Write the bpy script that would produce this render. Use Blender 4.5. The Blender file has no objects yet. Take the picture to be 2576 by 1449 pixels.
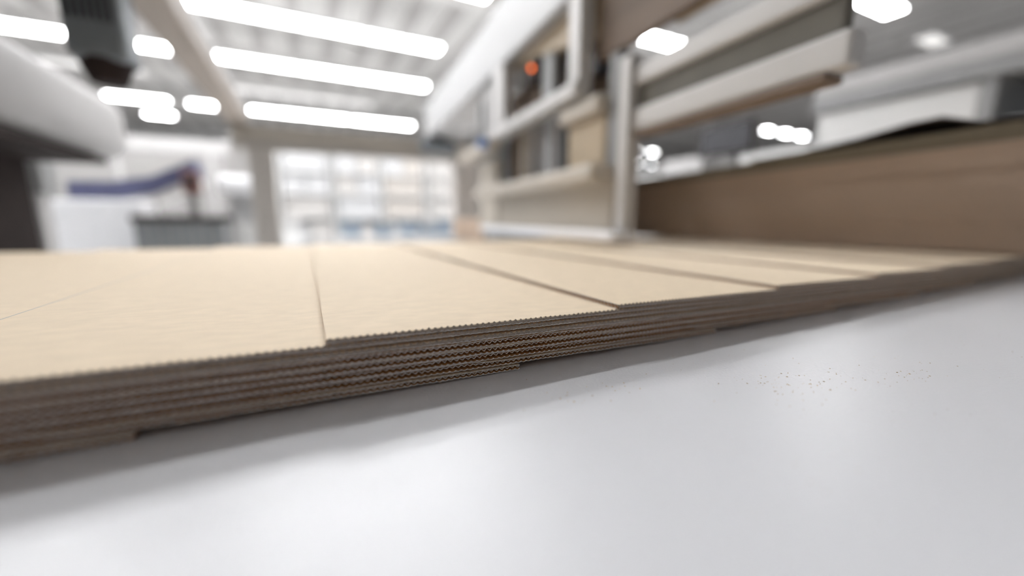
import bpy, bmesh, math, random
import numpy as np
from mathutils import Vector, Matrix
random.seed(7)
rng = np.random.default_rng(5)
C = bpy.context.scene.collection
SC = bpy.context.scene

# ------------------------------------------------------------------ camera, world, exposure
cam_d = bpy.data.cameras.new('camera'); cam = bpy.data.objects.new('camera', cam_d); C.objects.link(cam)
SC.camera = cam
F_PX = 1014.0; YH = 552.0
pitch = math.atan((724.5 - YH) / F_PX)
yaw = math.atan(513 / math.hypot(F_PX, 724.5 - YH))
CAM_Z = 0.1505
cam.location = (0, 0, CAM_Z)
cam.rotation_euler = (math.pi / 2 - pitch, 0, -yaw)
cam_d.sensor_width = 36; cam_d.lens = F_PX / 2576 * 36
cam_d.clip_start = 0.01; cam_d.clip_end = 300
cam_d.dof.use_dof = True; cam_d.dof.focus_distance = 0.405
cam_d.dof.aperture_fstop = (cam_d.lens) / 16.5
w = bpy.data.worlds.new('world'); SC.world = w; w.use_nodes = True
w.node_tree.nodes['Background'].inputs[0].default_value = (0.93, 0.96, 1.0, 1)
w.node_tree.nodes['Background'].inputs[1].default_value = 0.175
SC.view_settings.view_transform = 'Standard'; SC.view_settings.look = 'None'
SC.view_settings.exposure = 0.0; SC.view_settings.gamma = 1.0
SC.view_settings.use_curve_mapping = False
SC.cycles.max_bounces = 6
SC.cycles.use_denoising = True
LAMP = 42.0            # strength of the ceiling tubes

# ------------------------------------------------------------------ materials
def mat(name, col, rough=0.6, metal=0.0, noise=0.06, scale=8.0, bump=0.0, bscale=60.0, coord='Object', spec=0.5, stretch=(1, 1, 1), sheen=0):
    m = bpy.data.materials.new(name); m.use_nodes = True
    nt = m.node_tree; b = nt.nodes['Principled BSDF']
    b.inputs['Roughness'].default_value = rough; b.inputs['Metallic'].default_value = metal
    b.inputs['Specular IOR Level'].default_value = spec
    tc = nt.nodes.new('ShaderNodeTexCoord'); mp = nt.nodes.new('ShaderNodeMapping')
    nt.links.new(tc.outputs[coord], mp.inputs[0]); mp.inputs['Scale'].default_value = stretch
    n = nt.nodes.new('ShaderNodeTexNoise'); n.inputs['Scale'].default_value = scale; n.inputs['Detail'].default_value = 5
    nt.links.new(mp.outputs[0], n.inputs['Vector'])
    r = nt.nodes.new('ShaderNodeValToRGB')
    r.color_ramp.elements[0].position = 0.3; r.color_ramp.elements[1].position = 0.7
    r.color_ramp.elements[0].color = tuple(c * (1 - noise) for c in col) + (1,)
    r.color_ramp.elements[1].color = tuple(min(1, c * (1 + noise)) for c in col) + (1,)
    nt.links.new(n.outputs[0], r.inputs[0]); nt.links.new(r.outputs[0], b.inputs['Base Color'])
    if bump:
        n2 = nt.nodes.new('ShaderNodeTexNoise'); n2.inputs['Scale'].default_value = bscale; n2.inputs['Detail'].default_value = 3
        nt.links.new(mp.outputs[0], n2.inputs['Vector'])
        bp = nt.nodes.new('ShaderNodeBump'); bp.inputs['Strength'].default_value = 1.0; bp.inputs['Distance'].default_value = bump
        nt.links.new(n2.outputs[0], bp.inputs['Height']); nt.links.new(bp.outputs[0], b.inputs['Normal'])
    return m
def emit(name, col, s):
    m = bpy.data.materials.new(name); m.use_nodes = True
    b = m.node_tree.nodes['Principled BSDF']; b.inputs['Base Color'].default_value = (.8, .8, .8, 1)
    b.inputs['Emission Color'].default_value = col + (1,); b.inputs['Emission Strength'].default_value = s
    return m
M = dict(
    liner=mat('kraft_liner', (.80, .66, .49), .75, noise=.045, scale=90, bump=.0002, bscale=900, stretch=(.45, 1, 1), spec=.25),
    cut=mat('cut_board_edge', (.93, .86, .77), .9, noise=.30, scale=700, bump=.0002, bscale=2200, spec=.15),  # lightened colour stands in for light passing through the paper fibres
    band=mat('crushed_cut_face', (.40, .335, .28), .9, noise=.25, scale=900, bump=.0003, bscale=1800, spec=.15),  # crushed face, its colour darkened for being backlit
    flute=mat('fluting_paper', (.50, .27, .11), .85, noise=.12, scale=500, spec=.2),  # colour also carries the orange glow and shade inside the cavities
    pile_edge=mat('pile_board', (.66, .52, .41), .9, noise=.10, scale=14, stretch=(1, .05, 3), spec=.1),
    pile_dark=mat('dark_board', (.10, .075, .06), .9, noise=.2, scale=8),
    table=mat('table_paint', (.745, .75, .78), .30, noise=.012, scale=3, bump=.0005, bscale=330, spec=.5),
    crumb=mat('crumb_board', (.50, .37, .22), .9, noise=.4, scale=60),
    cream=mat('cream_paint', (.50, .45, .38), .45, noise=.04, scale=4),
    white=mat('white_paint', (.60, .595, .585), .4, noise=.02, scale=3),
    offwhite=mat('off_white_paint', (.53, .515, .50), .45, noise=.03, scale=3),
    lgrey=mat('light_grey_paint', (.42, .41, .405), .5, noise=.05, scale=4),
    grey=mat('grey_paint', (.25, .25, .25), .5, noise=.08, scale=4),
    dgrey=mat('slate_grey_paint', (.17, .19, .21), .5, noise=.12, scale=5),
    dark=mat('dark_brown_paint', (.03, .022, .02), .7, noise=.2, scale=5, spec=.1),
    brown=mat('brown_panel', (.17, .12, .085), .7, noise=.15, scale=6, stretch=(1, .2, 3)),
    tan=mat('tan_panel', (.42, .33, .22), .6, noise=.06, scale=5),
    beam_shade=mat('shaded_beam', (.36, .31, .265), .6, noise=.06, scale=4),  # brown-grey holds the shade on the beam's underside, put into the colour
    recess_shade=mat('shaded_olive_recess', (.12, .11, .09), .7, noise=.1),  # shade of the gap between the guide beams, put into the colour
    hood=mat('hood_paint', (.37, .36, .355), .75, noise=.03),
    beamw=mat('white_beam_paint', (.42, .42, .42), .5, noise=.03),
    postc=mat('post_paint', (.60, .56, .52), .5, noise=.03),
    crossb=mat('cross_beam_paint', (.46, .43, .395), .5, noise=.05),
    bright=mat('bright_white_paint', (.88, .88, .90), .4, noise=.02),
    screenp=mat('partition_panel', (.26, .25, .245), .6, noise=.04),
    black=mat('black_rubber', (.02, .02, .025), .6),
    steel=mat('steel', (.60, .59, .60), .35, metal=.6, noise=.05),
    blue=mat('blue_belt', (.075, .08, .15), .6, noise=.1),
    bluep=mat('blue_plastic', (.08, .20, .50), .4),
    bluegrey=mat('blue_grey_plastic', (.20, .26, .33), .5, noise=.1),
    redbrown=mat('red_brown_paint', (.20, .09, .07), .6, noise=.1),
    wall=mat('white_wall', (.52, .515, .51), .7, noise=.02, scale=.5),
    roof=mat('roof_sheet', (.74, .725, .705), .6, noise=.06, scale=.6),
    rib=mat('roof_rib', (.50, .48, .47), .6, noise=.06, scale=.6),
    floor=mat('hall_floor', (.60, .60, .60), .5, noise=.06, scale=.8),
    box=mat('pale_carton', (.41, .395, .38), .7, noise=.04),
    boxw=mat('white_carton', (.43, .43, .435), .7, noise=.03),
    boxt=mat('buff_carton', (.41, .38, .35), .7, noise=.04),
    tube=emit('lamp_diffuser', (.985, .99, 1), LAMP),
    tubedim=emit('dim_lamp_diffuser', (1, .97, .94), .85),
    led=emit('orange_led', (1.0, .17, .015), 4.3),
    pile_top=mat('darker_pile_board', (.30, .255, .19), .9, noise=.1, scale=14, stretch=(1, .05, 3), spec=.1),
)
M['led'].node_tree.nodes['Principled BSDF'].inputs['Base Color'].default_value = (.02, .01, .01, 1)

# ------------------------------------------------------------------ helpers
class MB:
    """collects shapes, builds ONE mesh object"""
    def __init__(s): s.bm = bmesh.new()
    def box(s, x0, x1, y0, y1, z0, z1, bev=0.0, mtx=None):
        b = bmesh.new(); bmesh.ops.create_cube(b, size=1)
        for v in b.verts:
            v.co = Vector(((x0 + x1) / 2 + v.co.x * (x1 - x0), (y0 + y1) / 2 + v.co.y * (y1 - y0), (z0 + z1) / 2 + v.co.z * (z1 - z0)))
        if bev: bmesh.ops.bevel(b, geom=list(b.edges), offset=bev, segments=3, affect='EDGES', profile=.5)
        return s._add(b, mtx)
    def _add(s, b, mtx=None):
        if mtx is not None: bmesh.ops.transform(b, matrix=mtx, verts=b.verts)
        me = bpy.data.meshes.new('t'); b.to_mesh(me); b.free(); s.bm.from_mesh(me); bpy.data.meshes.remove(me); return s
    def cyl(s, p0, p1, r, r2=None, seg=20, bev=0):
        p0 = Vector(p0); p1 = Vector(p1); b = bmesh.new(); d = p1 - p0
        bmesh.ops.create_cone(b, cap_ends=True, segments=seg, radius1=r, radius2=r if r2 is None else r2, depth=d.length)
        if bev: bmesh.ops.bevel(b, geom=[e for e in b.edges if e.is_manifold and e.calc_face_angle(0) > 1], offset=bev, segments=2, affect='EDGES')
        q = d.to_track_quat('Z', 'Y').to_matrix().to_4x4(); q.translation = (p0 + p1) / 2
        return s._add(b, q)
    def ball(s, c, r, sc=(1, 1, 1)):
        b = bmesh.new(); bmesh.ops.create_uvsphere(b, u_segments=20, v_segments=12, radius=r)
        m = Matrix.Diagonal((*sc, 1)); m.translation = Vector(c); return s._add(b, m)
    def prism(s, prof, axis, a0, a1):
        """prof: 2D outline extruded along axis ('x' -> (y,z), 'y' -> (x,z))"""
        b = bmesh.new(); vs = []
        for a in (a0, a1):
            vs.append([b.verts.new((a, p[0], p[1]) if axis == 'x' else (p[0], a, p[1])) for p in prof])
        n = len(prof); b.faces.new(vs[0]); b.faces.new(vs[1][::-1])
        for i in range(n): b.faces.new((vs[0][i], vs[1][i], vs[1][(i + 1) % n], vs[0][(i + 1) % n]))
        bmesh.ops.recalc_face_normals(b, faces=b.faces)
        return s._add(b)
    def build(s, name, m, parent=None, smooth=False):
        me = bpy.data.meshes.new(name); s.bm.to_mesh(me); s.bm.free()
        me.materials.append(m)
        if smooth:
            for p in me.polygons: p.use_smooth = True
        o = bpy.data.objects.new(name, me); C.objects.link(o)
        if parent: o.parent = parent
        return o
def tag(o, label=None, cat=None, group=None, kind=None):
    if label: o['label'] = label
    if cat: o['category'] = cat
    if group: o['group'] = group
    if kind: o['kind'] = kind
    return o
def empty(name, loc, label, cat, group=None, rz=0.0):
    o = bpy.data.objects.new(name, None); C.objects.link(o); o.location = loc; o.rotation_euler = (0, 0, rz)
    o.empty_display_size = .05
    return tag(o, label, cat, group)
def copy_tree(o, parent=None):
    c = o.copy(); C.objects.link(c)
    if parent: c.parent = parent
    for ch in list(o.children): copy_tree(ch, c)
    return c
def struct(name, mb, m): return tag(mb.build(name, m), kind='structure')

# ------------------------------------------------------------------ the hall
FZ = -0.9; CZ = 7.2; XL, XR, YB, YF = -22.0, 37.0, -6.0, 40.0
struct('floor', MB().box(XL, XR, YB, YF, FZ - .2, FZ), M['floor'])
struct('ceiling', MB().box(XL, XR, YB, YF, CZ, CZ + .2), M['roof'])
struct('wall_back', MB().box(XL, XR, YF, YF + .3, FZ, CZ), M['wall'])
struct('wall_left', MB().box(XL - .3, XL, YB, YF + .3, FZ, CZ), M['wall'])
struct('wall_right', MB().box(XR, XR + .3, YB, YF + .3, FZ, CZ), M['wall'])
mb = MB()
x = XL + .6
while x < XR: mb.box(x, x + .38, YB, YF, CZ - .16, CZ); x += 1.25
struct('trim_1', mb, M['rib'])                                  # roof ribs running away from the camera
mb = MB()
for y in (4, 12.8, 21.1, 25, 31): mb.box(XL, XR, y, y + .3, CZ - .5, CZ - .16)
struct('trim_2', mb, M['roof'])                                # roof trusses across the hall

# ---- ceiling lamps: rows across the hall, lamp underside 6 m above the table
def lamp_proto(glow):
    t = empty('ceiling_lamp', (0, 0, 6.0), 'x', 'ceiling lamp')
    MB().box(-.62, .62, -.27, .27, .03, .14, .02).build('lamp_housing', M['white'], t)
    MB().box(-.60, .60, -.25, .25, 0, .035, .012).build('diffuser', glow, t)
    for q in (-.45, .45): MB().cyl((q, 0, .14), (q, 0, CZ - 6.0), .012, seg=8).build('suspension_rod', M['steel'], t)
    return t
proto = lamp_proto(M['tube']); used = [False]
ORD = 'first second third fourth fifth sixth seventh eighth ninth tenth eleventh twelfth thirteenth fourteenth'.split()
def lamps(xs, y, where, group, unseen=False, wide=1.0, ln=1.0):
    xs = sorted(xs, reverse=True)
    for i, x in enumerate(xs):
        o = proto if not used[0] else copy_tree(proto); used[0] = True
        o.location = (x, y, 6.0); o.scale = (ln, wide, 1)
        o['label'] = ('lit ceiling lamp ' + where) if (unseen or len(xs) == 1) else 'lit lamp, %s from right in %s' % (ORD[i], where)
        o['group'] = group
fr = lambda a, b, st=1.27: [a + i * st for i in range(int((b - a) / st + 1e-6) + 1)]
lamps(fr(-6.2, 5.0), 14.85, 'the topmost long lamp row in view', 'tubes of the topmost lamp row')
lamps(fr(-9.4, 5.4), 19.05, 'the second long lamp row from the top', 'tubes of the second lamp row')
lamps([-7.6, -6.5, -4.4] + [-1.75, -.4, .9] + [1.95, 3.4, 4.6, 5.75], 27.1, 'the bright row just above the cross beam', 'tubes of the lowest lamp row')
lamps(fr(-7.3, 4.4), 10.9, 'in the row showing only one end at the top', 'tubes of the row at the top edge', True)
lamps([10.6, 11.7], 10.9, 'the touching pair beside the upper end of the post', 'pair of lamps right of the post')
lamps([13.9, 14.9], 6.5, 'the pair at the top edge above the wide beam', 'pair of lamps at the top edge')
lamps([26.4, 28.6], 7.05, 'the pair at the right edge above the brown pile', 'lamps at the right edge')
lamps([28.1, 30.1, 32.0], 17.8, 'the trio beside the dark screen above the pile', 'trio of lamps above the pile', wide=.6, ln=.6)
lamps([25.8, 27.8], 27.8, 'the upper small pair low beside the steel post', 'upper small pair beside the post', wide=.5, ln=.5)
lamps([31.9, 33.9], 34.0, 'the lower small pair low beside the steel post', 'lower small pair beside the post', wide=.35, ln=.4)
lamps([-7.1], 30.6, 'standing alone lowest on the left above the blue belt', 'single lamp on the left')
lamps(fr(-8, 11.5), 5.4, 'of the row above the table, beyond the frame', 'tubes of the nearest lamp row', True, .55)
lamps(fr(-8, 9), 9.2, 'of the second row above the table, beyond the frame', 'tubes of the second nearest lamp row', True)
pd = lamp_proto(M['tubedim'])
for i, (x, y) in enumerate([(-2.3 + 1.27 * j, 23.2) for j in range(5)] + [(19.1, 6.83), (-7.9, 22.4), (-6.1, 22.4)]):
    o = pd if i == 0 else copy_tree(pd); o.location = (x, y, 6.0)
    if i < 5: tag(o, 'dim lamp, %s from left in the faint row above the lowest bright row' % ORD[i], None, 'tubes of the faint row')
    elif i == 5: tag(o, 'faint round ceiling lamp at upper right, above the grey beams')
    else: tag(o, 'faint round lamp above the bright cluster at left, the %s one' % ('right-hand' if i == 7 else 'left-hand'), None, 'two faint lamps on the left')

# ------------------------------------------------------------------ the table
tb = empty('feed_table', (1.0, .75, FZ), 'light grey painted steel table carrying the shingled cardboard sheets', 'table')
def local(o, t):                       # keep world coordinates of a mesh under an Empty without rotation
    o.location = -Vector(t.location); return o
local(MB().box(-2.9, 4.75, -.55, 2.1, -.04, 0, .004).build('tabletop', M['table'], tb), tb)
local(MB().box(-2.8, 4.65, -.45, 2.0, -.12, -.04).build('apron', M['grey'], tb), tb)
for x in (-2.7, 0.9, 4.5):
    for y in (-.4, 1.9): local(MB().box(x - .05, x + .05, y - .05, y + .05, FZ, -.12).build('leg', M['grey'], tb), tb)

# ------------------------------------------------------------------ shingled cardboard sheets
P = .0058; T = .0053; L = 2.276; W = 1.40; Y0 = .346; NS = 10
A1 = .0184; B1 = (.0253 - .0184) / (2 * L)             # sheet profile: z = zs - A1 x - B1 x^2
def drop(x): return -(A1 * x + B1 * x * x)
ncol = int(L / P) * NS + 1
xs = np.linspace(0, L, ncol)
ph = (xs / P) % 1.0
tri = np.clip(1 - np.abs(ph - .5) * 2 / .62, 0, 1)      # narrow peak in mid period
wav = -np.cos(2 * np.pi * ph)
def smooth_rand(n, k, amp):
    r = rng.normal(size=n // k + 3); i = np.arange(n) / k; j = i.astype(int); f = i - j; f = f * f * (3 - 2 * f)
    return amp * (r[j] * (1 - f) + r[j + 1] * f)
def ribbon(rows, name, mats, fmat):
    """rows: list of (y array, z array) over xs; consecutive rows are joined; fmat[i] = material slot of strip i"""
    n = len(rows); v = np.zeros((n, ncol, 3))
    for i, (y, z) in enumerate(rows):
        v[i, :, 0] = xs; v[i, :, 1] = y; v[i, :, 2] = z + drop(xs)
    v = v.reshape(-1, 3)
    a = (np.arange(n - 1)[:, None] * ncol + np.arange(ncol - 1)[None, :])
    f = np.stack([a, a + 1, a + ncol + 1, a + ncol], -1).reshape(-1, 4)
    me = bpy.data.meshes.new(name); me.vertices.add(len(v)); me.vertices.foreach_set('co', v.ravel())
    me.loops.add(f.size); me.loops.foreach_set('vertex_index', f.ravel().astype(np.int32))
    me.polygons.add(len(f)); me.polygons.foreach_set('loop_start', np.arange(0, f.size, 4, dtype=np.int32))
    for m in mats: me.materials.append(m)
    me.polygons.foreach_set('material_index', np.repeat(np.array(fmat, dtype=np.int32), ncol - 1))
    me.update(calc_edges=True); me.validate()
    return me
def add_quads(me, verts, faces, slot):
    bm = bmesh.new(); bm.from_mesh(me); vs = [bm.verts.new(p) for p in verts]
    for f in faces:
        q = bm.faces.new([vs[i] for i in f]); q.material_index = slot
    bm.to_mesh(me); bm.free()
def make_variant(kind, seed):
    """kind A: top face crushed by the toothed knife; kind B: flutes open and easy to see"""
    j = lambda k, a: smooth_rand(ncol, k, a)
    jag = rng.normal(size=ncol)
    one = np.ones(ncol)
    rise = np.clip(.3 * (A1 + 2 * B1 * xs) - T, 0, 1) * 1.0 * np.clip((xs - .35) / .1, 0, 1) * np.clip((L - .33 - xs) / .02, 0, 1)
    if kind == 'A':
        jy = j(25, .00025); tooth = tri * (.0019 + j(8, .00022))
        ze = T - .0006 + tooth; ye = .0004 * tri + jy; dip = .0006 * (1 - tri)
        lo = T - .0027 + j(40, .0001)
        top = [(one * W, one * T), (one * .06, one * T), (one * .016, one * T), (one * .008, T - dip * .18), (one * .0028, T - dip * .5 + tooth * .10), (ye, ze),
               (jy - .0005, lo), (jy + .0006, lo - .00015), (one * .012, one * (T - .0011)), (one * W, one * (T - .0005))]
        tm = [0, 0, 0, 0, 0, 2, 2, 3, 3]
        zb = .0019 + .00024 * wav + j(30, .00008) + rng.normal(size=ncol) * .00004; tb_ = .00068; pk = .0003
        fa, fz = .0003, .0023
        fth = .00030
    else:
        dip = (1 - tri) * (.0005 + j(60, .0001)); jy = j(25, .0003)
        ze = T - dip - .0001 + j(9, .00012)
        top = [(one * W, one * T), (one * .06, one * T), (one * .020, one * T + rise * .5), (one * .006, T - dip * .6 + rise), (jy + .0002, ze + rise),
               (jy - .0002, ze - .0005 + rise), (one * .012, T - .0006 + rise * .6), (one * W, one * (T - .0005))]
        tm = [0, 0, 0, 0, 1, 3, 3]
        zb = .00065 + .00030 * wav + j(30, .0001) - .00015; tb_ = .00055; pk = .0007
        fa, fz = .00095, .0034
        fth = .00062
    tmesh = ribbon(top, 'top_liner', [M['liner'], M['cut'], M['band'], M['flute']], tm)
    n = .00012 * jag
    jb = j(20, .0003)
    bot = [(one * W, one * .0005), (one * .02, one * .0005), (jb + .0002 + n, zb + tb_ / 2 + pk * tri ** 2), (jb - .0003 + n, zb - tb_ / 2), (one * .02, one * 0.0), (one * W, one * 0.0)]
    bmesh_ = ribbon(bot, 'bottom_liner', [M['flute'], M['cut']], [0, 0, 1, 0, 0])
    zig = 2 * np.abs(2 * ph - 1) - 1; zig = -(.45 * zig + .55 * np.cos(2 * np.pi * ph))
    zf = fz + fa * zig * (1 + j(14, .22)) + j(50, .0001) + j(9, .00012) + (rise * .7 if kind == 'B' else 0)
    jf = j(22, .0004) + .0004
    fm = [(one * .5, fz + .0016 * zig + fth / 2), (one * .012, fz + .0014 * zig + fth / 2), (jf, zf + fth / 2), (jf - .0003, zf - fth / 2), (one * .012, fz + .0014 * zig - fth / 2)]
    fmesh = ribbon(fm, 'fluting', [M['flute'], M['cut']], [0, 0, 1, 0])
    # crumpled zigzag of the medium along the side edge, end strips closing the liners
    vs, fs = [], []; ny = 230
    for i in range(ny + 1):
        y = .0012 + i * .0031; z = .0026 + (.0019 if i % 2 else -.0017)
        vs += [(.0004, y, z + .0003), (.0004, y, z - .0003), (.02, y, .0040), ]
    for i in range(ny): fs += [(3 * i, 3 * i + 3, 3 * i + 4, 3 * i + 1), (3 * i, 3 * i + 3, 3 * i + 5, 3 * i + 2)]
    add_quads(fmesh, vs, fs, 1)
    for me, z0, z1 in ((tmesh, T - .0006, T), (bmesh_, 0, .0006)):
        vs = [(0, .004, z0), (0, W, z0), (0, W, z1), (0, .004, z1)]
        add_quads(me, vs, [(0, 1, 2, 3)], 1)
        e = drop(L); vs = [(L, .001, z0 + e), (L, W, z0 + e), (L, W, z1 + e), (L, .001, z1 + e)]
        add_quads(me, vs, [(3, 2, 1, 0)], 1)
        vs = [(0, W, z0), (L, W, z0 + e), (L, W, z1 + e), (0, W, z1)]
        add_quads(me, vs, [(3, 2, 1, 0)], 1)
    return tmesh, fmesh, bmesh_
VA = make_variant('A', 1); VA2 = make_variant('A', 2); VB = make_variant('B', 3); VB2 = make_variant('B', 4)
ZS = -drop(L) + .0003
nth = {-1: 'cardboard sheet filling the left of the stream top, its toothed edge lowest there',
       0: 'cardboard sheet with toothed front edge on top at the sharp middle of the stream',
       1: 'cardboard sheet on top just right of the sharp middle, its side edge a dark diagonal',
       2: 'cardboard sheet on top two steps right of the sharp middle',
       3: 'cardboard sheet on top three steps right of the sharp middle',
       4: 'cardboard sheet on top four steps right of the sharp middle',
       5: 'cardboard sheet on top close to the foot of the tall brown pile',
       -8: 'lowest cardboard sheet at left, its rounded end on the table',
       -7: 'lowest cardboard sheet in the middle, its orange-lit end lying on the table',
       -6: 'cardboard sheet whose end shows on the table right of the orange-lit end',
       -5: 'cardboard sheet whose blurred bottom end is third along from the left',
       -4: 'cardboard sheet whose bottom end is fourth along from the left',
       -3: 'cardboard sheet whose bottom end is last before the right edge',
       -2: 'cardboard sheet third from the top where the stream edge is sharpest'}
for k in range(-9, 9):
    t = empty('cardboard_sheet', (.005 + .3 * k + random.uniform(-.003, .003), Y0 + (random.uniform(-.0012, .0012)), ZS),
              nth.get(k, 'corrugated cardboard sheet of the stream, seen only as one edge line' if k < 0 else 'corrugated cardboard sheet of the stream under the tall brown pile'),
              'cardboard sheet', 'corrugated sheets shingled along the table')
    v = {True: (VA if k % 2 else VA2), False: (VB if k % 2 else VB2)}[k >= -2]
    for nm, me in zip(('top_liner', 'fluting', 'bottom_liner'), v):
        o = bpy.data.objects.new(nm, me); C.objects.link(o); o.parent = t
    if k == -1:
        mbx = MB(); mbx.box(.0, .0012, .02, W - .02, -.0002, .00006)
        o = mbx.build('score_line', M['box'], t); o.location = (.02, 0, T + drop(.02)); o['label'] = 'thin pale crease line'

# crumbs of board on the table
mb = bmesh.new()
def crumb(x, y, s):
    h = s * random.uniform(.2, .5); a = random.uniform(0, math.pi); l = s * random.uniform(.5, 1.8)
    pts = [(-l / 2, -s / 3, 0), (l / 2, -s / 4, 0), (l / 2.4, s / 3, 0), (-l / 3, s / 2.6, 0)]
    ca, sa = math.cos(a), math.sin(a)
    lo = [mb.verts.new((x + p[0] * ca - p[1] * sa, y + p[0] * sa + p[1] * ca, .00002)) for p in pts]
    hi = [mb.verts.new((x + (p[0] * ca - p[1] * sa) * .7, y + (p[0] * sa + p[1] * ca) * .7, h)) for p in pts]
    mb.faces.new(hi)
    for i in range(4): mb.faces.new((lo[i], lo[(i + 1) % 4], hi[(i + 1) % 4], hi[i]))
for i in range(240): crumb(random.uniform(-.12, 1.0), random.uniform(.05, .33), random.uniform(.0003, .0009))
for cx_, cy_, n_, sd in ((.40, .19, 60, .035), (.37, .215, 30, .02), (.22, .265, 30, .03), (.52, .16, 30, .03)):
    for i in range(n_): crumb(random.gauss(cx_, sd), random.gauss(cy_, sd * .35), random.uniform(.0004, .0013))
me = bpy.data.meshes.new('cardboard_crumbs'); mb.to_mesh(me); mb.free(); me.materials.append(M['crumb'])
o = bpy.data.objects.new('cardboard_crumbs', me); C.objects.link(o)
tag(o, 'tiny brown board crumbs scattered over the grey table', 'crumbs', kind='stuff')

# ------------------------------------------------------------------ tall brown pile on the right
sh = MB().box(0, 1.8, 0, 1.75, .0002, .0051, .0004).build('pile_sheet', M['pile_edge'])
tag(sh, 'brown cardboard sheet in the tall pile behind the stream, edge on', 'cardboard sheet', 'sheets of the tall brown pile')
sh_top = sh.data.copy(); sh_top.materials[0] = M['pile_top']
PZ = ZS + T + .0006; NP = 60
for i in range(NP):
    o = sh if i == 0 else sh.copy()
    if i: C.objects.link(o)
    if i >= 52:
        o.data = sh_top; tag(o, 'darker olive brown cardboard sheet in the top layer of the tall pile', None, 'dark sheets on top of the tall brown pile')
    o.location = (1.76 + .006 * math.sin(i * .21) + random.uniform(-.0035, .0035), .355 + random.uniform(-.004, .004), PZ + .0053 * i + .045 * i / NP)
    o.rotation_euler.x = -.0257 * i / NP
PT = PZ + .0053 * NP + .0455
# dark sheets lying askew on the pile
def flap(name, label, pts, w, m):
    b = MB(); n = len(pts)
    prof = [(p[0], p[1]) for p in pts] + [(p[0], p[1] + .006) for p in reversed(pts)]
    b.prism(prof, 'x', 0, w); return b
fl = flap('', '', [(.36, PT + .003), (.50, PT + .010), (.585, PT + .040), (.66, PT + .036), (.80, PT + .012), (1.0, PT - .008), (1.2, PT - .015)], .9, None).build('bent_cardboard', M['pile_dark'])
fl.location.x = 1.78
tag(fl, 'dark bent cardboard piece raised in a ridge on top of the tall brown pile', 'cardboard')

# small pile behind the machine column
sp = MB().box(0, .5, 0, .9, .0002, .0118, .0006).build('pile_sheet', M['pile_edge'])
tag(sp, 'brown board edge in the small pile at the foot of the cream column', 'cardboard sheet', 'sheets of the small pile by the cream column')
bench = empty('low_bench', (1.7, 3.9, FZ), 'low grey bench under the small brown pile beyond the machine', 'bench')
MB().box(-.35, .35, -.5, .5, .80, .84, .005).build('bench_top', M['grey'], bench)
for x in (-.3, .3):
    for y in (-.45, .45): MB().box(x - .03, x + .03, y - .03, y + .03, 0, .80).build('leg', M['grey'], bench)
for i in range(18):
    o = sp if i == 0 else sp.copy()
    if i: C.objects.link(o)
    o.location = (1.44 + random.uniform(-.005, .005), 3.45, -.06 + .012 * i)

# ------------------------------------------------------------------ machine module standing over the stream
MR = math.atan(-.075)                       # module runs slightly askew; local x = sideways, y = away
mc = empty('feeder_machine', (1.0, 0, 0), 'cream feeder machine head with bars and grey posts beyond the sheets', 'machine', rz=MR)
def mp(name, m, *boxes, lab=None, bev=.006, par=None):
    b = MB()
    for q in boxes: b.box(*q, min(bev, min(q[1] - q[0], q[3] - q[2], q[5] - q[4]) * .3))
    o = b.build(name, m, par or mc)
    if lab: o['label'] = lab
    return o
mp('back_panel', M['brown'], (.26, .60, 2.05, 3.0, .34, 1.08), (.20, .30, 1.72, 2.1, .34, 1.08))
mp('lower_housing', M['cream'], (.04, .12, 1.36, 2.72, .10, .31), (.11, .34, 1.72, 2.72, .10, .31), (.30, .58, 2.05, 2.72, .10, .31), lab='pale grey lower housing', bev=.01)
mp('base_plate', M['bright'], (-.08, .035, 1.18, 2.8, .064, .105), (.03, .14, 1.42, 2.8, .064, .105), (.13, .36, 1.75, 2.8, .064, .105), (.35, .60, 2.05, 2.8, .064, .105), bev=.012)
mp('pedestal', M['grey'], (.02, .58, 2.2, 2.95, FZ, .064))
mp('front_post', M['offwhite'], (-.02, .035, 1.20, 1.26, .105, .735), lab='light grey metal post')
mp('lower_bar', M['cream'], (-.08, .05, 1.34, 2.98, .305, .372), lab='cream horizontal bar', bev=.015)
mp('middle_bar', M['offwhite'], (-.06, .03, 1.52, 2.60, .675, .735), lab='white bar with square section', bev=.01)
mp('step_bar', M['cream'], (-.06, .03, 2.62, 3.45, .62, .70), bev=.01)
mp('upright', M['offwhite'], (-.04, .03, 1.52, 1.61, .73, 1.10))
mp('upright', M['offwhite'], (-.04, .03, 2.42, 2.60, .70, 1.10))
mp('upright', M['grey'], (.06, .12, 1.95, 2.07, .36, 1.10))
mp('upright', M['lgrey'], (.02, .08, 2.80, 2.95, .68, 1.10))
mp('upright', M['grey'], (.04, .10, 3.1, 3.2, .66, 1.05))
mp('gear_housing', M['cream'], (-.02, .10, 1.40, 1.74, .585, .665), bev=.03)
mp('valve_block', M['tan'], (.02, .12, 1.40, 1.70, .37, .585), bev=.01)
mp('end_panel', M['grey'], (.03, .11, 1.33, 1.40, .31, .80))
for y, mm, r in ((2.36, 'cream', .03), (2.22, 'lgrey', .026), (2.08, 'dgrey', .022), (1.95, 'steel', .024), (1.86, 'dgrey', .02), (2.5, 'brown', .03), (2.66, 'dgrey', .03)):
    MB().cyl((.09, y, .365), (.09, y, .70), r, bev=.003).build('cylinder_rod', M[mm], mc)
for y, mm, r in ((2.25, 'brown', .05), (1.82, 'dgrey', .035), (1.74, 'brown', .03)):
    MB().cyl((.16, y, .72), (.16, y, 1.02), r, bev=.003).build('cylinder_rod', M[mm], mc)
MB().cyl((.0, 2.68, .665), (-.12, 2.68, .665), .035, bev=.004).build('hose_coupling', M['bluep'], mc)['label'] = 'blue coupling'
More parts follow.
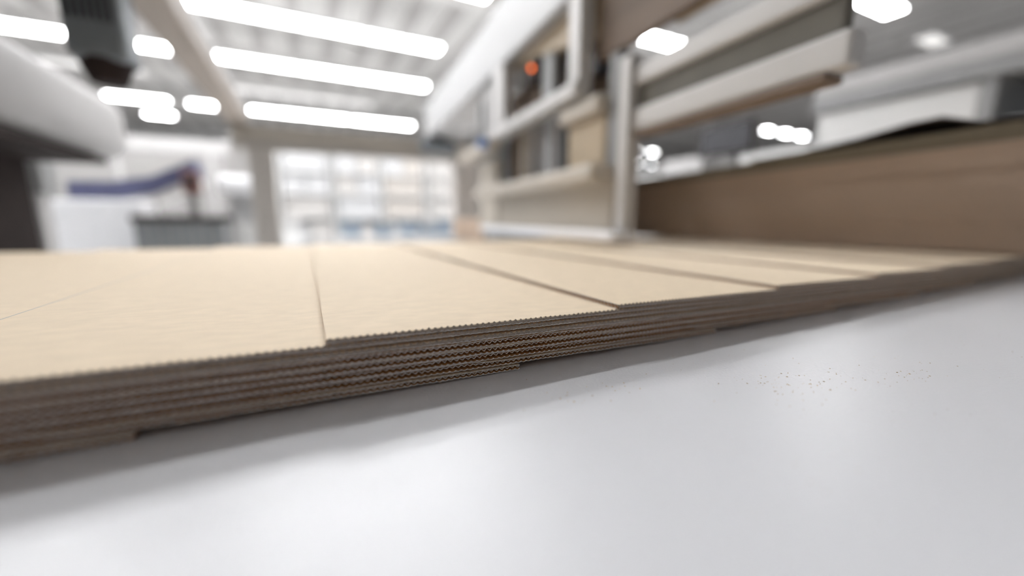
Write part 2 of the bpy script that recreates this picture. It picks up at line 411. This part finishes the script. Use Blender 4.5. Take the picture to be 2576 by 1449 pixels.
lb = mp('indicator_box', M['dark'], (.04, .12, 2.08, 2.24, .92, 1.05))
MB().ball((.035, 2.16, .995), .012).build('indicator_light', M['led'], lb)['label'] = 'glowing orange light'
mp('dark_socket', M['black'], (.14, .24, 1.66, 1.80, .84, .92))
b = MB(); b.prism([(2.6, 1.12), (1.45, 1.12), (1.45, .92), (2.3, 1.075)], 'x', .05, .11); o = b.build('tan_panel', M['tan'], mc); o['label'] = 'tan panel under the white beam'
mp('side_column', M['cream'], (.12, .5, 2.98, 3.42, .10, .62), lab='cream column')
mp('side_column_foot', M['brown'], (.14, .48, 3.0, 3.40, FZ, .10))
mp('upper_panel', M['brown'], (.04, .075, .80, 1.50, .811, 1.12), lab='brown striped panel', bev=.004)
mp('panel_lip', M['tan'], (.075, .12, .80, 1.12, .82, .85))

gb = empty('lower_guide_beam', (1.0, 0, 0), 'wide off-white beam with brown underside running right from the machine post', 'beam', rz=MR)
mp('beam_body', M['offwhite'], (.0, .055, .50, 1.20, .47, .548), par=gb, bev=.012)
mp('brown_rail', M['brown'], (.0, .065, .545, 1.20, .45, .47), par=gb)
mp('beam_recess', M['recess_shade'], (.02, .05, .53, 1.20, .548, .626), par=gb)
ub = empty('upper_guide_beam', (1.0, 0, 0), 'narrower white beam above the wide off-white one, sloping to the top edge', 'beam', rz=MR)
mp('beam_body', M['offwhite'], (.0, .055, .53, 1.20, .626, .692), par=ub, bev=.012)
mp('end_cap', M['lgrey'], (.005, .05, .517, .532, .63, .688), par=ub)

# ------------------------------------------------------------------ gantry of long beams
gf = empty('gantry_frame', (.55, 2.4, FZ), 'large gantry frame of pale beams and posts spanning over the table', 'machine frame')
def gp(name, m, q, bev=.01, lab=None, rot=False):
    b = MB().box(*q, bev); o = b.build(name, m, gf); o.location = -Vector(gf.location)
    if rot:
        o.location = Vector((1.0, 0, 0)) - Vector(gf.location); o.rotation_euler = (0, 0, MR)
    if lab: o['label'] = lab
    return o
gp('left_beam', M['beam_shade'], (-.645, -.48, -.6, 5.1, 1.10, 1.20), lab='tapering brown-grey beam at left')
gp('left_beam_flange', M['offwhite'], (-.50, -.47, -.6, 5.0, 1.20, 1.25))
gp('right_beam', M['beamw'], (-.02, .40, -.6, 5.1, 1.12, 1.48), rot=True, lab='big white beam')
gp('cross_beam', M['crossb'], (-.62, 1.9, 5.0, 5.16, .86, 1.10), lab='grey cross beam')
gp('cross_beam_rail', M['cream'], (-.62, 1.9, 4.95, 5.0, .98, 1.03))
gp('post', M['postc'], (-.50, -.27, 5.0, 5.2, FZ, .88))
gp('post', M['postc'], (1.70, 2.0, 5.0, 5.2, FZ, .88))
gp('post', M['postc'], (-.62, -.48, -.62, -.45, FZ, 1.10))
gp('post', M['postc'], (1.0, 1.35, -.62, -.45, FZ, 1.10))
dm = empty('drive_motor', (1.45, 4.86, 1.0), 'small dark motor at the right end of the grey cross beam', 'motor')
MB().cyl((-.2, 0, 0), (.2, 0, 0), .085, bev=.01).build('motor_body', M['dgrey'], dm, smooth=False)
MB().box(-.06, .06, -.05, .05, .07, .13, .01).build('terminal_box', M['black'], dm)

# ------------------------------------------------------------------ left side: hood, hanging motor, dark cabinet
hd = empty('machine_hood', (-1.0, 2.4, .5), 'big rounded white machine hood at upper left', 'machine hood')
prof = []
for a in range(0, 360, 10):
    c, s = math.cos(math.radians(a)), math.sin(math.radians(a))
    prof.append((-.45 + .45 * math.copysign(abs(c) ** .45, c), .21 + .21 * math.copysign(abs(s) ** .55, s)))
b = MB(); b.prism(prof, 'y', -1.9, 1.25)
bmesh.ops.bevel(b.bm, geom=[e for e in b.bm.edges if all(abs(v.co.y - 1.25) < 1e-5 for v in e.verts)], offset=.13, segments=5, affect='EDGES')
b.build('hood_shell', M['hood'], hd, smooth=True)
MB().box(-.86, -.04, -1.9, .9, -.03, .012, .01).build('hood_under_shade', M['dark'], hd)  # dark slab standing in for the shadow under the hood
hm = empty('hanging_motor', (-.665, 2.25, .68), 'dark slate grey motor unit hanging at upper left', 'motor')
b = MB().box(-.09, .09, -.09, .09, .07, .62, .03); b.build('motor_casing', M['dgrey'], hm)
b = MB().cyl((0, 0, 0), (0, 0, .08), .055, .085, seg=28); b.build('end_bell', M['dark'], hm)
b = MB()
for i in range(7): b.box(-.075 + i * .022, -.067 + i * .022, -.098, -.088, .20, .60)
b.build('cooling_fin', M['black'], hm)
MB().box(-.10, .10, -.10, .10, .62, .66, .01).box(-.03, .03, -.03, .03, .66, CZ - .7).build('hanger', M['grey'], hm)
dc = empty('dark_cabinet', (-1.83, 2.75, FZ), 'dark brown cabinet under the white hood at the left edge', 'cabinet')
MB().box(-.48, .46, -.42, .45, 0, 1.42, .01).build('cabinet_body', M['dark'], dc)
MB().box(.46, .50, -.40, .42, .05, 1.38, .008).build('cabinet_door', M['dark'], dc)
MB().box(.50, .52, -.2, -.17, .8, 1.0).build('handle', M['steel'], dc)
sp2 = empty('support_post', (-1.62, 3.9, FZ), 'grey post beside the dark brown cabinet at left', 'post')
MB().box(-.16, .04, -.08, .08, 0, 1.45, .01).build('post_body', M['lgrey'], sp2)
MB().box(-.2, .16, -.14, .14, 0, .02).build('foot_plate', M['grey'], sp2)
MB().box(-.3, .08, -.1, .1, 1.22, 1.45, .01).build('junction_box', M['grey'], sp2)

# ------------------------------------------------------------------ machines further back on the left
def unit(name, loc, label, cat): return empty(name, loc, label, cat)
wc = unit('white_cabinet', (-2.4, 7.3, FZ), 'low white machine cabinet beyond the sheets at left', 'cabinet')
MB().box(-.48, .46, -.3, .3, .06, 1.30, .02).build('cabinet_body', M['bright'], wc)
MB().box(-.44, .0, -.315, -.3, .12, 1.2, .004).build('door', M['bright'], wc)
MB().box(.02, .42, -.315, -.3, .12, 1.2, .004).build('door', M['bright'], wc)
MB().box(-.5, .48, -.32, .32, 0, .06).build('plinth', M['grey'], wc)
bb = unit('belt_conveyor', (-2.1, 7.9, FZ), 'inclined conveyor with blue belt behind the low white cabinet', 'conveyor')
b = MB()
pts = [(-.75, 1.30), (-.3, 1.31), (.15, 1.40), (.65, 1.66)]
b.prism([(p[0], p[1]) for p in pts] + [(p[0], p[1] + .26) for p in reversed(pts)], 'y', -.3, .3)
b.build('belt', M['blue'], bb)
b = MB(); b.prism([(p[0], p[1] - .1) for p in pts] + [(p[0], p[1]) for p in reversed(pts)], 'y', -.33, .33); b.build('side_frame', M['offwhite'], bb)
for x, h in ((-.7, 1.2), (.55, 1.5)):
    for y in (-.28, .28): MB().box(x - .03, x + .03, y - .03, y + .03, 0, h).build('leg', M['offwhite'], bb)
cb = unit('control_box', (-1.46, 7.4, FZ), 'red-brown control box on a thin stand beside the blue belt', 'control box')
MB().box(-.10, .10, -.08, .08, 1.42, 1.72, .015).build('box_body', M['redbrown'], cb)
MB().box(-.07, .07, -.09, -.08, 1.52, 1.66).build('display', M['black'], cb)
MB().cyl((0, 0, 0), (0, 0, 1.42), .03).cyl((0, 0, 0), (0, 0, .02), .18).build('stand', M['grey'], cb)
gc = unit('grey_crate', (-1.49, 7.0, FZ), 'dark grey ribbed crate just above the far edge of the sheets', 'crate')
b = MB().box(-.48, .48, -.3, .3, .3, 1.06, .02)
b.build('crate_body', M['grey'], gc)
b = MB()
for i in range(9): b.box(-.46 + i * .11, -.43 + i * .11, -.32, -.3, .32, 1.0)
b.build('rib', M['dgrey'], gc)
MB().box(-.5, .5, -.33, .33, 1.02, 1.10, .01).build('rim', M['dark'], gc)
for x in (-.4, .4):
    for y in (-.22, .22): MB().box(x - .05, x + .05, y - .05, y + .05, 0, .3).build('leg', M['dgrey'], gc)
wm = unit('white_machine', (-.78, 7.6, FZ), 'tall white machine block between the crate and the post', 'machine')
MB().box(-.24, .26, -.35, .35, 0, 1.45, .03).build('machine_body', M['boxw'], wm)
MB().cyl((-.32, -.36, 1.55), (.24, -.36, 1.55), .13, bev=.01).build('white_roll', M['bright'], wm)
MB().box(-.22, .24, .0, .3, 1.45, 2.35, .04).build('duct', M['offwhite'], wm)
MB().box(-.2, .2, -.36, -.35, .3, 1.0).build('door', M['white'], wm)
cnt = unit('long_counter', (-1.9, 11, FZ), 'long pale counter in the distance at left', 'counter')
MB().box(-3.2, 1.8, -.4, .4, 1.0, 1.08, .01).build('worktop', M['lgrey'], cnt)
MB().box(-3.1, 1.7, -.35, .35, .0, 1.0, .01).build('front', M['white'], cnt)
pt = unit('partition_screen', (-2.4, 13, FZ), 'pale pinkish partition screen behind the blue belt', 'partition')
MB().box(-3.2, 2.0, -.04, .04, .1, 2.7, .01).build('panel', M['screenp'], pt)
for x in (-3.2, -1.5, .3, 2.0): MB().box(x - .05, x + .05, -.07, .07, 0, 3.0).build('post', M['lgrey'], pt)
MB().box(-3.2, 2.0, -.06, .06, 2.7, 3.0, .01).build('header', M['lgrey'], pt)

# ------------------------------------------------------------------ white storage rack beyond the frame
rk = unit('storage_rack', (1.9, 12.4, FZ), 'white storage rack in the bright distance beyond the cross beam', 'rack')
levels = (.45, 1.12, 1.72, 2.30, 2.95)
for x in (-2.5, -1.25, 0, 1.25, 2.5):
    MB().box(x - .04, x + .04, -.45, .45, 0, 3.3, .008).build('upright', M['white'], rk)
for z in levels: MB().box(-2.5, 2.5, -.45, .45, z - .04, z, .005).build('shelf', M['white'], rk)
MB().box(-2.5, 2.5, .43, .45, 0, 3.3).build('back_panel', M['boxw'], rk)
k = 0
pal = ['boxw', 'box', 'boxw', 'boxt', 'box', 'boxw']
tones = {'boxw': 'white', 'box': 'cream', 'boxt': 'buff'}
lv = ['lowest', 'second', 'third', 'fourth']; bay = ['leftmost', 'second', 'third', 'rightmost']
for li, z in enumerate(levels[:4]):
    for bi, x in enumerate((-1.88, -.62, .62, 1.88)):
        n = random.choice((1, 2)); wdt = 1.1 / n
        for j in range(n):
            mm = pal[k % 6]; k += 1
            c = empty('carton', (1.9 + x + (j - (n - 1) / 2) * wdt, 12.3, FZ + z), '%s carton on the %s shelf of the white rack, %s bay%s' % (tones[mm], lv[li], bay[bi], '' if n == 1 else (', left half' if j == 0 else ', right half')), 'carton', 'cartons on the white rack')
            h = random.uniform(.46, .54)
            MB().box(-wdt * .47, wdt * .47, -.3, .3, 0, h, .01).build('carton_body', M[mm], c)
            MB().box(-.03, .03, -.302, .302, h - .12, h + .002).build('tape', M['box'], c)
# small blue-grey bins in front of it
bp = empty('storage_bin', (1, 10, FZ), 'x', 'bin')
b = MB()
b.prism([(-.22, .02), (.22, .02), (.28, .34), (-.28, .34)], 'y', -.2, .2); b.build('bin_body', M['bluegrey'], bp)
MB().box(-.31, .31, -.23, .23, .32, .36, .008).build('rim', M['dgrey'], bp)
MB().box(-.12, .12, -.215, -.205, .2, .28).build('label_holder', M['boxw'], bp)
st = unit('bin_stand', (2.05, 9.6, FZ), 'long low white stand carrying the blue-grey bins', 'stand')
MB().box(-1.5, 1.5, -.28, .28, .62, .67, .01).build('stand_top', M['white'], st)
for x in (-1.4, 0, 1.4):
    for y in (-.22, .22): MB().box(x - .03, x + .03, y - .03, y + .03, 0, .62).build('leg', M['lgrey'], st)
for i, (x, s) in enumerate(((.85, 1.0), (1.5, .8), (2.1, .95), (2.62, .7), (3.05, 1.05))):
    o = bp if i == 0 else copy_tree(bp); o.location = (x, 9.6, FZ + .67); o.scale = (.8, 1, s)
    tag(o, 'blue-grey bin on the white stand, %s from the left in its row' % ('first', 'second', 'third', 'fourth', 'fifth')[i], None, 'bins in front of the white rack')

# ------------------------------------------------------------------ right side of the hall
rm = unit('white_press', (5.6, 2.1, FZ), 'long white press body behind the tall brown pile', 'machine')
MB().box(-.5, .5, -.64, .58, 0, 2.19, .03).build('press_body', M['white'], rm)
MB().box(-.5, .5, .58, 1.5, 0, 1.88, .05).build('press_table', M['white'], rm)
MB().box(-.52, .5, -.74, -.64, 0, 2.24, .02).build('end_column', M['grey'], rm)
MB().box(-.5, .5, -1.6, -.74, 0, 1.86, .03).build('press_table', M['white'], rm)
MB().box(-.56, .5, -1.3, .62, 2.20, 2.33, .01).build('dark_rail', M['grey'], rm)
MB().box(-.54, .5, -1.3, .62, 2.33, 2.50, .03).build('cover_beam', M['lgrey'], rm)
cs = unit('control_screen', (5.1, 3.8, FZ), 'dark screen on a stand left of the white press', 'screen')
MB().box(-.03, .03, -.40, .38, 1.92, 2.30, .01).build('screen_case', M['dark'], cs)
MB().box(-.035, -.03, -.37, .35, 1.95, 2.27).build('display', M['black'], cs)
MB().cyl((.06, 0, 0), (.06, 0, 2.1), .03).build('stand_pole', M['lgrey'], cs)
MB().cyl((.06, 0, 0), (.06, 0, .03), .2).build('stand_foot', M['lgrey'], cs)
ws = unit('white_switchgear', (5.7, 6.3, FZ), 'white switchgear cabinets seen just right of the grey post', 'cabinet')
for y, h, mm in ((-1.6, 1.98, 'lgrey'), (-.8, 1.80, 'white'), (0, 1.84, 'lgrey'), (.8, 1.78, 'white')):
    MB().box(-.4, .4, y - .39, y + .39, .05, h, .02).build('cabinet_bay', M[mm], ws)
    MB().box(-.43, -.4, y - .03, y + .03, 1.0, 1.2).build('handle', M['dgrey'], ws)
MB().box(-.42, .42, -2.0, 1.2, 0, .05).build('plinth', M['grey'], ws)
